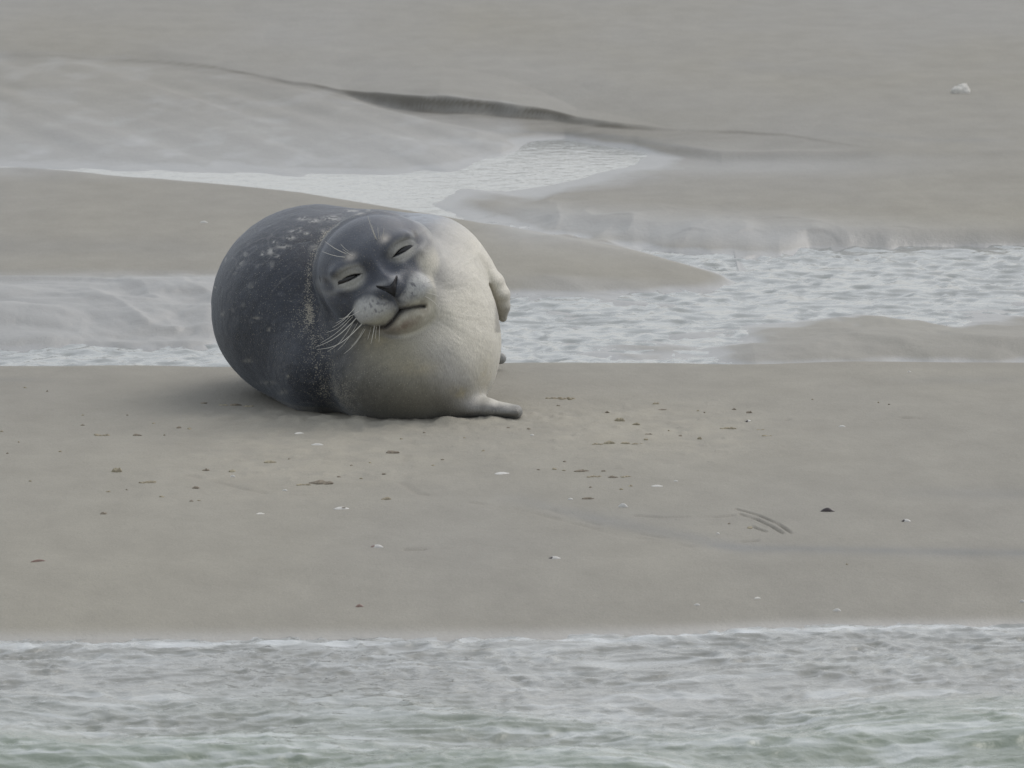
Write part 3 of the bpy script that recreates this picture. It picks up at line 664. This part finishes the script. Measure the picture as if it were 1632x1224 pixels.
# eyes
m_eye, n, l, p = mat('eye_black'); p.inputs['Base Color'].default_value = (.010, .009, .010, 1); p.inputs['Roughness'].default_value = .25
m_nose, n, l, p = mat('nose_skin'); p.inputs['Base Color'].default_value = (.009, .009, .011, 1); p.inputs["Roughness"].default_value = .55
g = ntex(n, l, 500, 3, .6, mapping(n, l, 1, 1, 1)); l.new(bump(n, l, g.outputs[0], .001, .5), p.inputs['Normal'])
m_wh, n, l, p = mat('whisker'); p.inputs['Base Color'].default_value = (.62, .60, .54, 1); p.inputs['Roughness'].default_value = .45
def uvsphere(nu=28, nv=18):
    th = np.linspace(0, math.pi, nv); ph = np.linspace(0, 2 * math.pi, nu, endpoint=False)
    T, Pp = np.meshgrid(th, ph, indexing='ij')
    V = np.stack([np.sin(T) * np.cos(Pp), np.sin(T) * np.sin(Pp), np.cos(T)], -1).reshape(-1, 3)
    i = np.arange(nv * nu).reshape(nv, nu)
    Q = np.stack([i[:-1], i[1:], np.roll(i[1:], -1, 1), np.roll(i[:-1], -1, 1)], -1).reshape(-1, 4)
    return V, Q
sv, sq = uvsphere()
for s in (-1, 1):
    c = np.array([s * 48, -1, -4.0]); v = sv * np.array([22, 13, 15])
    v = c + v
    v = HO + (v[:, :1] * hr + v[:, 1:2] * hu + v[:, 2:] * hf) * PXM - SO
    link(bpy.data.objects.new('eye', npmesh('eye', v, sq[:, ::-1], m_eye)), seal)
# nose leather: a three cornered pad hugging the muzzle, nostrils slanting up and out
NOSE_DENT[0] = 0.0
def headhit(a, b, c0=110):
    pt = np.array([[a, b, c0]], float)
    for _ in range(60):
        P = HO + (pt[:, :1] * hr + pt[:, 1:2] * hu + pt[:, 2:] * hf) * PXM
        pt[0, 2] -= float(sdf(P)[0]) / PXM * .8
    return pt[0, 2]
NV = []
for r in np.linspace(0, 1, 15):
    for k in np.linspace(-1, 1, 17):
        ak = abs(k); top_ = -37 + 9.5 * ak ** 1.3; bot = -59 + 27 * ak ** .8
        a = k * 18.5; b = bot + (top_ - bot) * r; c = headhit(a, b)
        e = min(r, 1 - r) * 2
        nost = sstep(.35, .6, ak) * sstep(1.0, .85, ak) * math.exp(-((r - .45) / .33) ** 2)
        NV.append((a, b, c - .3 + 2.0 * min(1, 3 * e) * (1 - ak ** 4) - 4.5 * nost - 1.2 * math.exp(-(k / .09) ** 2) * (r < .8)))
NV = np.array(NV); i0 = len(NV)
back = NV.copy(); back[:, 2] -= 5
Qn = gridq(17, 15); NVall = np.concatenate([NV, back]); rim = [i for i in range(17)] + [17 * r + 16 for r in range(1, 15)] + [17 * 14 + i for i in range(15, -1, -1)] + [17 * r for r in range(13, 0, -1)]
Qr = np.array([(rim[i], rim[i - 1], rim[i - 1] + i0, rim[i] + i0) for i in range(len(rim))])
v = HO + (NVall[:, :1] * hr + NVall[:, 1:2] * hu + NVall[:, 2:] * hf) * PXM - SO
link(bpy.data.objects.new('nose', npmesh('nose', v, np.concatenate([Qn, Qr, Qn[:, ::-1] + i0]), m_nose)), seal)
# whiskers
def hit(u, v):
    dx, dy, dz = ray(u, v); dv = np.array([dx, dy, dz]); ln = np.linalg.norm(dv); dv = dv / ln
    P = np.array([0, 0, CAMH]) + dv * 19.6
    for _ in range(70): P = P + dv * float(sdf(P[None])[0]) * .8
    return P
def tube(pts, r0, r1, ns=6):
    pts = np.array(pts); V = []
    for i, pnt in enumerate(pts):
        tg = pts[min(i + 1, len(pts) - 1)] - pts[max(i - 1, 0)]; tg /= np.linalg.norm(tg)
        a = np.cross(tg, (0, 1, .1)); a /= np.linalg.norm(a); b = np.cross(tg, a)
        r = r0 + (r1 - r0) * i / (len(pts) - 1)
        for k in range(ns):
            an = 2 * math.pi * k / ns; V.append(pnt + r * (math.cos(an) * a + math.sin(an) * b))
    i = np.arange(len(pts) * ns).reshape(-1, ns)
    Q = np.stack([i[:-1], np.roll(i[:-1], -1, 1), np.roll(i[1:], -1, 1), i[1:]], -1).reshape(-1, 4)
    return np.array(V), Q
WS = [((568, 507), (503, 553), 8, .03, .9), ((577, 516), (506, 557), 12, .035, .95), ((586, 518), (548, 564), 6, .03, .85), ((559, 498), (535, 515), 2, .02, .6),
      ((563, 504), (512, 546), 5, .03, .7), ((571, 513), (538, 558), 5, .03, .55), ((597, 518), (591, 548), 2, .02, .6), ((592, 519), (586, 541), 1, .02, .5),
      ((605, 518), (604, 545), 1, .02, .4), ((574, 495), (540, 508), 3, .03, .5), ((566, 490), (530, 522), 4, .03, .55),
      ((553, 405), (518, 385), 2, .03, .7), ((551, 410), (514, 401), 2, .03, .6), ((556, 401), (543, 389), 1, .02, .4),
      ((600, 382), (586, 344), 3, .04, .75), ((601, 383), (592, 358), 2, .035, .6), ((610, 381), (612, 363), 0, .03, .5), ((604, 382), (602, 362), 1, .03, .35),
      ((560, 502), (520, 530), 6, .03, .5), ((565, 510), (522, 560), 9, .03, .5), ((582, 519), (560, 552), 4, .03, .5), ((600, 519), (598, 540), 1, .02, .4), ((563, 408), (546, 397), 1, .02, .35),
      ((681, 450), (712, 452), -2, .02, .5), ((680, 458), (716, 466), -2, .02, .5), ((678, 466), (710, 480), -3, .02, .5), ((676, 472), (702, 492), -3, .02, .45)]
for (p0, p1, sag, fw, th) in WS:
    A = hit(*p0); Bh = hit(*p1)
    B = Bh if Bh[1] < 20.6 and Bh[1] > 19 else A
    d1 = min(A[1], B[1]) - 20 - fw * .5
    pts = []
    for i in range(12):
        t = i / 11; u = p0[0] + (p1[0] - p0[0]) * t; v = p0[1] + (p1[1] - p0[1]) * t + sag * math.sin(math.pi * t) * .9
        d = (A[1] - 20 + .003) * (1 - t) ** 2 + (1 - (1 - t) ** 2) * d1
        pts.append(W(u, v, d) - SO)
    V, Q = tube(pts, .00095 * th + .0002, .00030)
    link(bpy.data.objects.new('whisker', npmesh('whisker', V, Q, m_wh)), seal)

# ------------------------------------------------------------------ shells, pebbles and crumbs of sand
def simple_mat(name, c, rough=.7, var=.25, sc_=120, c2=None):
    m, n, l, p = mat(name)
    g = ntex(n, l, sc_, 4, .6, mapping(n, l, 1, 1, 1))
    mx = n.new('ShaderNodeMix'); mx.data_type = 'RGBA'
    c2 = c2 or tuple(x * (1 - var) for x in c)
    mx.inputs[6].default_value = (*c, 1); mx.inputs[7].default_value = (*c2, 1)
    l.new(ramp(n, l, g.outputs[0], .38, 0, .62, 1), mx.inputs[0]); l.new(mx.outputs[2], p.inputs['Base Color'])
    p.inputs['Roughness'].default_value = rough
    l.new(bump(n, l, g.outputs[0], .002, .6), p.inputs['Normal'])
    return m
m_white = simple_mat('shell_white', (.52, .51, .48), .45, .15)
m_dark = simple_mat('shell_dark', (.030, .020, .020), .35, .3)
m_red = simple_mat('shell_brown', (.22, .14, .11), .45, .3)
m_lump = simple_mat('sand_lump', (.36, .32, .23), .9, .35)
m_brown = simple_mat('brown_lump', (.24, .205, .155), .85, .4)
m_pale = simple_mat('pale_stone', (.66, .64, .59), .8, .2)
m_crust = simple_mat('crust', (.33, .29, .21), .9, .25)
def put(name, me, u, v, rz, label, cat, group=None, sink=.0, tilt=(0, 0)):
    x, y = G(u, v, 0 if v > 578 else -.05)
    for _ in range(6): x, y = G(u, v, ground(x, y))
    o = link(bpy.data.objects.new(name, me), label=label, cat=cat, group=group)
    o.location = (x, y, ground(x, y) - sink); o.rotation_euler = (tilt[0], tilt[1], rz); return o
def lump_mesh(name, L_, Wd, Hh, seed, m, knob=3):
    V, Q = uvsphere(26, 16)
    f = 1 + .28 * fbm(V[:, 0] * 1.7 + seed * 9, V[:, 1] * 1.7, V[:, 2] * 1.7, o=3, s=seed) + .10 * vn(V[:, 0] * 5, V[:, 1] * 5 + seed, V[:, 2] * 5, s=seed + 1)
    prof_ = 1 + .3 * vn(V[:, 0] * knob + seed * 3.3, V[:, 0] * 0, s=seed + 2)
    V = V * f[:, None] * np.array([L_ / 2, Wd / 2, Hh]) ; V[:, 2] *= prof_
    V[:, 2] = np.maximum(V[:, 2], -.25 * Hh)
    return npmesh(name, V, Q[:, ::-1], m)
def crumb_mesh(name, L_, seed, m, cnt=6):         # a string of merged little crumbs
    rs = random.Random(seed); VV, QQ, o = [], [], 0
    for i in range(cnt):
        V, Q = uvsphere(14, 9); r = min(L_ * .11, .0034) * rs.uniform(.5, 1.3)
        f = 1 + .3 * vn(V[:, 0] * 1.8 + seed + i, V[:, 1] * 1.8, V[:, 2] * 1.8, s=seed + i)
        t = (i + .5) / cnt - .5
        V = V * f[:, None] * np.array([r * 1.5, r * 1.3, r * .8]) + np.array([t * L_ * .85, rs.uniform(-1, 1) * L_ * .25, r * .1])
        VV.append(V); QQ.append(Q[:, ::-1] + o); o += len(V)
    return npmesh(name, np.concatenate(VV), np.concatenate(QQ), m)
def shell_mesh(name, L_, Wd, Hh, m, m2=None, up=True, thick=.0012):   # a ribbed half shell with a real thickness
    nu, nv = 22, 10; V = []
    for j in range(nv):
        r = j / (nv - 1)
        for i in range(nu):
            a = 2 * math.pi * i / nu; x = math.cos(a) * r; y = math.sin(a) * r
            x2 = x * (1 - .18 * y); rib = 1 + .03 * math.cos(10 * a)
            V.append((x2 * L_ / 2 * rib, (y + .12 * (1 - r)) * Wd / 2, Hh * (1 - r ** 2.2) * (1 + .25 * y)))
    V = np.array(V); i = np.arange(nu * nv).reshape(nv, nu)
    Q = np.stack([i[:-1], i[1:], np.roll(i[1:], -1, 1), np.roll(i[:-1], -1, 1)], -1).reshape(-1, 4)
    k = len(V); V2 = V * np.array([.94, .94, 1]); V2[:, 2] -= thick
    e = i[-1]; Qe = np.stack([e, e + k, np.roll(e, -1) + k, np.roll(e, -1)], -1)
    V = np.concatenate([V, V2]); Q = np.concatenate([Q, Q[:, ::-1] + k, Qe])
    if not up: V[:, 2] = Hh - V[:, 2]
    me = npmesh(name, V, Q, m)
    if m2:
        me.materials.append(m2)
        cxs = V[Q].mean(1)[:, 0]; mi = (cxs < -L_ * .17).astype(np.int32); me.polygons.foreach_set('material_index', mi)
    return me
px = .00141
# shells (u, v, width px, height px, kind, label)
SH = [
 (544, 811, 27, 4, 'spot', 'broad flat white shell with a dark spot, in front of the seal left of centre'),
 (601, 872, 22, 5, 'brownend', 'white shell with a brown left end, nearest the camera below the seal'),
 (800, 755, 28, 3, 'white', 'long thin white shell lying flat below the seal flipper'),
 (506, 709, 22, 3, 'white', 'thin pale shell just below the seal chest on the left'),
 (454, 782, 9, 3, 'white', 'tiny white shell chip left of the long dark clump'),
 (371, 760, 9, 4, 'white', 'tiny round white shell bit on the crumbly sand at left'),
 (573, 965, 13, 5, 'brownwhite', 'small brown shell with a white tip near the waterline at left'),
 (61, 895, 28, 4, 'razor', 'reddish brown sliver of razor shell at the far left of the bank'),
 (993, 808, 17, 8, 'white', 'plump white shell left of the drag grooves'),
 (1319, 815, 24, 8, 'mussel', 'domed black mussel shell right of the drag grooves'),
 (1444, 831, 16, 5, 'halfdark', 'small shell with white top and dark hollow, right of the black mussel shell'),
 (884, 890, 20, 4, 'halfdark', 'low dark shell with a white right edge, below the drag marks'),
 (1334, 960, 13, 5, 'white', 'white oval shell close to the waterline at right'),
 (888, 988, 18, 5, 'cream', 'cream shell just above the waterline in the middle'),
 (1111, 960, 10, 3, 'white', 'faint small white shell above the waterline, left of the oval one'),
 (1207, 949, 11, 3, 'cream', 'faint cream shell fragment above the waterline, right of centre'),
 (1342, 680, 12, 3, 'white', 'small white shell alone on smooth sand right of the crumbs'),
 (1047, 775, 20, 2.5, 'white', 'thin white shell sliver right of the brown crumbs'),
 (1077, 767, 8, 2, 'white', 'tiny white shell speck above the thin sliver'),
 (909, 796, 9, 3, 'white', 'tiny white shell speck left of the brown pebble in the middle'),
 (1144, 851, 7, 3, 'white', 'tiny white shell speck below the drag grooves'),
 (1629, 951, 10, 5, 'white', 'white shell cut by the right edge of the photo'),
 (1193, 671, 12, 4, 'halfdark', 'small grey-edged shell behind the crumbs at right'),
 (848, 694, 8, 3, 'white', 'tiny white shell bit just below the seal flipper'),
 (1449, 593, 7, 3, 'white', 'tiny white shell near the back edge of the sandbank at right'),
 (325, 355, 14, 4, 'white', 'small white shell on the bar behind the seal, at left'),
 (477, 691, 18, 2.5, 'cream', 'faint cream shell in the shade below the seal on the left'),
 (415, 819, 14, 2, 'cream', 'pinkish cream shell pressed into the sand left of the spotted shell'),
]
for k, (u, v, wd, ht, kind, lab) in enumerate(SH):
    s = px * (1 if v > 500 else 1.32); Lr = wd * s * .88; Wr = Lr * .55; Hr = max(ht * s * .62, .0018)
    m = {'white': m_white, 'spot': m_white, 'brownend': m_white, 'brownwhite': m_red, 'razor': m_red, 'mussel': m_dark, 'halfdark': m_white, 'cream': m_pale}[kind]
    if kind in ('spot', 'razor'): Wr = Lr * (.5 if kind == 'spot' else .16)
    m2 = {'brownend': m_red, 'halfdark': m_dark}.get(kind)
    if kind == 'mussel': Wr = Lr * .55
    if kind == 'razor': Lr *= 1.0; Hr = .004
    nm = {'mussel': 'mussel_shell', 'razor': 'razor_shell'}.get(kind, 'shell')
    rz = random.Random(k).uniform(-.4, .4)
    if kind == 'razor': rz = .55
    o = put(nm, shell_mesh(nm, Lr, Wr, Hr, m, m2), u, v, rz, lab, 'shell', 'shells scattered on the sandbank', tilt=(.12, 0), sink=-.0004)
    if kind == 'spot':
        sp = lump_mesh('dark_spot', Lr * .26, Wr * .3, Hr * .25, 77, m_brown); so = link(bpy.data.objects.new('dark_spot', sp), o); so.location = (Lr * .12, -Wr * .15, Hr * .82)
# stone on the far flat
put('stone', lump_mesh('stone', .062, .05, .034, 5, m_pale, 1.2), 1531, 148, .3, 'pale pointed stone alone on the far sand flat at upper right', 'stone', sink=.0)
# lumps and crumbs (u, v, w px, h px, material, shape, label)
LP = [
 (186, 752, 17, 13, m_lump, 'l', 'upright knobbly yellowish sand lump at left'),
 (514, 770, 38, 7, m_brown, 'l', 'long dark brown clump in front of the seal'),
 (626, 722, 23, 7, m_brown, 'l', 'flat rounded brown pebble below the seal chest'),
 (430, 737, 20, 5, m_lump, 'l', 'olive sand crumb on the pale trampled patch'),
 (219, 694, 16, 5, m_brown, 'l', 'low brown crumb left of the seal, above the knobbly lump'),
 (160, 694, 28, 4, m_crust, 'c', 'thin yellowish crust of crumbs at left'),
 (235, 769, 29, 4, m_crust, 'c', 'flat crust of sand right of the knobbly lump'),
 (484, 773, 20, 4, m_lump, 'c', 'thin row of crumbs touching the long dark clump'),
 (375, 646, 20, 5, m_brown, 'l', 'dark brown lump by the left underside of the seal'),
 (357, 646, 16, 3, m_lump, 'c', 'small crumbs left of the lump at the underside of the seal'),
 (394, 648, 18, 3, m_lump, 'c', 'small crumbs right of the lump at the underside of the seal'),
 (325, 643, 12, 4, m_brown, 'l', 'small brown crumb left of the seal underside'),
 (615, 796, 15, 7, m_crust, 'l', 'pale yellowish lump between the clump and the long groove'),
 (988, 671, 17, 10, m_lump, 'l', 'largest olive lump right of the seal flipper'),
 (1014, 677, 13, 6, m_lump, 'l', 'smaller olive lump beside the largest one'),
 (968, 658, 8, 5, m_brown, 'l', 'small brown crumb above the largest olive lump'),
 (1045, 644, 12, 6, m_lump, 'l', 'crumb highest on the bank right of the flipper'),
 (1057, 653, 16, 3, m_brown, 'l', 'thin dark crumb under the highest one'),
 (1170, 653, 8, 5, m_brown, 'l', 'small round crumb, left one of a pair at right'),
 (1194, 658, 11, 6, m_brown, 'l', 'small round crumb, right one of a pair at right'),
 (971, 707, 20, 7, m_lump, 'l', 'olive lump, left one in the row below the flipper'),
 (996, 707, 16, 6, m_lump, 'l', 'olive lump, right one in the row below the flipper'),
 (953, 708, 18, 3, m_crust, 'c', 'thin crumbs left of the row of olive lumps'),
 (1015, 708, 18, 3, m_crust, 'c', 'thin crumbs right of the row of olive lumps'),
 (927, 751, 24, 6, m_brown, 'l', 'reddish brown lump, left of the middle cluster'),
 (947, 760, 22, 5, m_crust, 'c', 'yellowish crumbs under the reddish brown lump'),
 (977, 761, 16, 5, m_brown, 'l', 'brown lump at the right of the middle cluster'),
 (997, 760, 18, 3, m_lump, 'c', 'thin crumbs trailing right of the middle cluster'),
 (937, 795, 19, 5, m_brown, 'l', 'brown oval pebble below the middle cluster'),
 (1161, 683, 26, 4, m_lump, 'c', 'row of thin crumbs at right of the bank'),
 (1115, 700, 8, 7, m_lump, 'l', 'little upright crumb right of the row of olive lumps'),
 (1223, 695, 16, 3, m_lump, 'c', 'thin crumbs at the right end of the trampled sand'),
 (892, 636, 52, 3, m_crust, 'c', 'long thin yellowish crust right behind the flipper'),
 (1034, 692, 13, 3, m_brown, 'l', 'thin dark crumb right of the two olive lumps'),
 (1212, 685, 14, 3, m_lump, 'c', 'slanting crumbs above the right end of the trampled sand'),
]
for k, (u, v, wd, ht, m, sh_, lab) in enumerate(LP):
    Lr = wd * px
    if sh_ == 'l': me = lump_mesh('sand_lump', Lr * .95, Lr * .65, ht * px * .56, 300 + k, m, 5)
    else: me = crumb_mesh('sand_crumbs', Lr, 400 + k, m, max(5, int(wd / 2.6)))
    put('sand_lump' if sh_ == 'l' else 'sand_crumbs', me, u, v, random.Random(k + 50).uniform(-.25, .25), lab, 'sand lump', 'lumps and crumbs of sand round the seal', sink=.0005)
# many tiny ones nothing tells apart
TC = [(132, 678, 9), (132, 662, 6), (285, 682, 12), (302, 684, 10), (312, 778, 13), (172, 784, 8), (165, 819, 14), (48, 767, 7), (305, 799, 8), (317, 798, 7), (705, 733, 7), (770, 719, 8), (262, 694, 5), (2, 688, 8),
      (461, 732, 6), (1030, 701, 11), (1084, 695, 8), (899, 750, 8), (962, 751, 9), (1005, 775, 9), (941, 777, 7), (990, 780, 9), (890, 647, 9), (40, 618, 7), (75, 624, 5), (245, 675, 8), (203, 662, 5), (95, 720, 7),
      (12, 723, 5), (30, 705, 5), (202, 781, 5), (258, 792, 10), (328, 750, 14), (370, 752, 16), (540, 760, 9), (575, 763, 8), (612, 756, 9), (640, 700, 7), (560, 742, 7), (590, 738, 6), (676, 690, 6), (690, 742, 7),
      (1295, 637, 5), (1400, 642, 5), (1417, 645, 5), (1350, 900, 4), (1162, 835, 6), (1195, 842, 12), (843, 684, 9), (740, 698, 6), (810, 682, 7), (1066, 687, 5), (900, 736, 8), (884, 748, 10), (858, 749, 7), (1112, 655, 6), (1123, 658, 5)]
tm = [lump_mesh('sand_crumb', .010, .008, .0034, 500 + i, (m_brown, m_lump)[i % 2]) for i in range(8)]
for k, (u, v, wd) in enumerate(TC):
    o = put('sand_crumb', tm[k % 8], u, v, k * .7, 'speck of brown sand, among the very smallest crumbs on the bank', 'sand crumb', 'tiny crumbs on the sandbank', sink=.0004)
    s = wd * px * .85 / .010; o.scale = (s, s, max(.8, s * .8))
